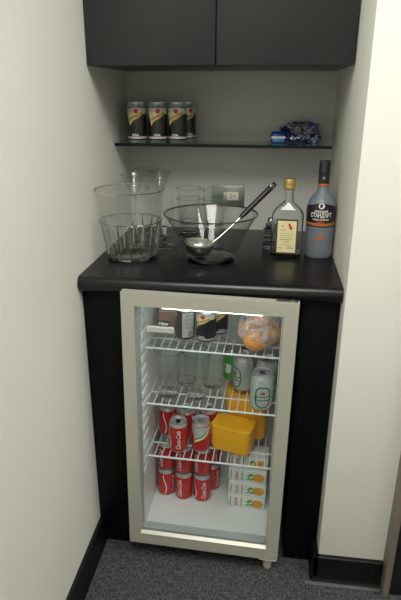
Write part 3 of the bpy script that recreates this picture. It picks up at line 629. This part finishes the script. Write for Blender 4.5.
def milky():
    m, nt, b = newmat('bag_film'); b.inputs['Base Color'].default_value = (.85, .84, .83, 1); b.inputs['Roughness'].default_value = .3
    tc = nt.nodes.new('ShaderNodeTexCoord'); n = nt.nodes.new('ShaderNodeTexNoise'); n.inputs['Scale'].default_value = 28; n.inputs['Detail'].default_value = 3; n.inputs['Distortion'].default_value = 1.2
    nt.links.new(tc.outputs['Object'], n.inputs['Vector'])
    r = nt.nodes.new('ShaderNodeMapRange'); r.inputs['From Min'].default_value = .38; r.inputs['From Max'].default_value = .66; r.inputs['To Min'].default_value = .20; r.inputs['To Max'].default_value = .66
    nt.links.new(n.outputs['Fac'], r.inputs['Value']); nt.links.new(r.outputs['Result'], b.inputs['Alpha']); return m
bg = bmesh.new(); bmesh.ops.create_icosphere(bg, subdivisions=5, radius=1)
for v in bg.verts:
    p = v.co.copy(); e = noise.noise(p*2.2)*.10+noise.turbulence(p*2.6, 2, True)*.10
    q = p*(1+e); z = q.z
    k = 1-.35*max(0, z)**1.5
    v.co = Vector((q.x*.058*k+.006*max(0, z), q.y*.070*k, max(.0, .055+z*.058)))
    if p.z > .6: v.co.x += .03*(p.z-.6); v.co.z += .03*(p.z-.6)
t = put(thing('plastic_bag', 'clear plastic bag of oranges on the right of the top fridge shelf', 'bag'), .465, -.449, zA)
obj('bag_film', bg, milky(), t, angle=18)
# juice cartons lying on each other
g = 'juice cartons stacked on the fridge floor'
def make_carton(label, x, y, z, rz):
    t = put(thing('juice_carton', label, 'carton', group=g), x, y, z, rz)
    b = obj('carton_body', B(-.061, .061, -.0325, .0325, 0, .0515, bev=.005), 'carton', t)
    def flat(bm): return upright(bm, 0, -.0328, .004)
    obj('fruit_picture', flat(poly(bmesh.new(), [(.036+.019*math.cos(a*PI/10), .019+.016*math.sin(a*PI/10)) for a in range(20)])), 'fruit', t, smooth=False)
    l = bmesh.new()
    for cx, cy, s in ((.010, .026, 1), (.018, .012, .8), (.005, .012, .7)): poly(l, [(cx-.012*s, cy-.004), (cx-.002, cy-.007*s), (cx+.011*s, cy+.003), (cx+.001, cy+.008*s)])
    obj('leaf_picture', flat(l), 'leafp', t, smooth=False)
    mk = bmesh.new()
    for k in range(4):
        z0 = .005+k*.0082; poly(mk, [(-.039, z0), (-.029, z0), (-.029, z0+.0022), (-.039, z0+.0022)]); poly(mk, [(-.0365, z0+.0022), (-.034, z0+.0022), (-.034, z0+.006), (-.0365, z0+.006)]); poly(mk, [(-.031, z0+.003), (-.0285, z0+.003), (-.0285, z0+.0062), (-.031, z0+.0062)])
    obj('red_lettering', flat(mk), 'redprint', t, smooth=False)
    st = bmesh.new()
    for x0 in (-.054, -.018): poly(st, [(x0, .003), (x0+.003, .003), (x0+.003, .038), (x0, .038)])
    obj('green_stripes', flat(st), 'leafp', t, smooth=False)
    return t
jc = make_carton('white juice carton with orange picture at the bottom of its stack', 0.457, -.402, zf, -.03)
copy_to(jc, 'white juice carton lying second from bottom of its stack', 0.4575, -.403, zf+.0518, -.02, g); copy_to(jc, 'white juice carton lying third from bottom of its stack', 0.4565, -.401, zf+.1036, -.05, g)
copy_to(jc, 'white juice carton topmost of its stack, right below the shelf', 0.4575, -.402, zf+.1554, -.03, g)
# ------------------------------------------------------------------ camera, light, view
sc = bpy.context.scene
w = bpy.data.worlds.new('World'); sc.world = w; w.use_nodes = True
w.node_tree.nodes['Background'].inputs[0].default_value = (.9, .95, 1, 1); w.node_tree.nodes['Background'].inputs[1].default_value = .05
cam = bpy.data.cameras.new('camera'); co = bpy.data.objects.new('camera', cam); C.objects.link(co)
y, p, r, f = -.1286167, -.3671793, .0028691, 538.36123
fw = Vector((math.sin(y)*math.cos(p), math.cos(y)*math.cos(p), math.sin(p))); rt = Vector((math.cos(y), -math.sin(y), 0)); up = rt.cross(fw)
rt2 = rt*math.cos(r)+up*math.sin(r); up2 = -rt*math.sin(r)+up*math.cos(r)
mw = Matrix((rt2, up2, -fw)).transposed().to_4x4(); mw.translation = Vector((.4861180, -1.8534407, 1.3448803)); co.matrix_world = mw
cam.sensor_width = 36; cam.sensor_fit = 'AUTO'; cam.lens = f/600*36; cam.clip_start = .05
sc.camera = co
vs = sc.view_settings; vs.view_transform = 'Standard'; vs.look = 'None'; vs.exposure = 0; vs.gamma = 1; vs.use_curve_mapping = False
sc.cycles.max_bounces = 16; sc.cycles.transparent_max_bounces = 40; sc.cycles.transmission_bounces = 16; sc.cycles.use_denoising = True
sc.cycles.sample_clamp_indirect = 4
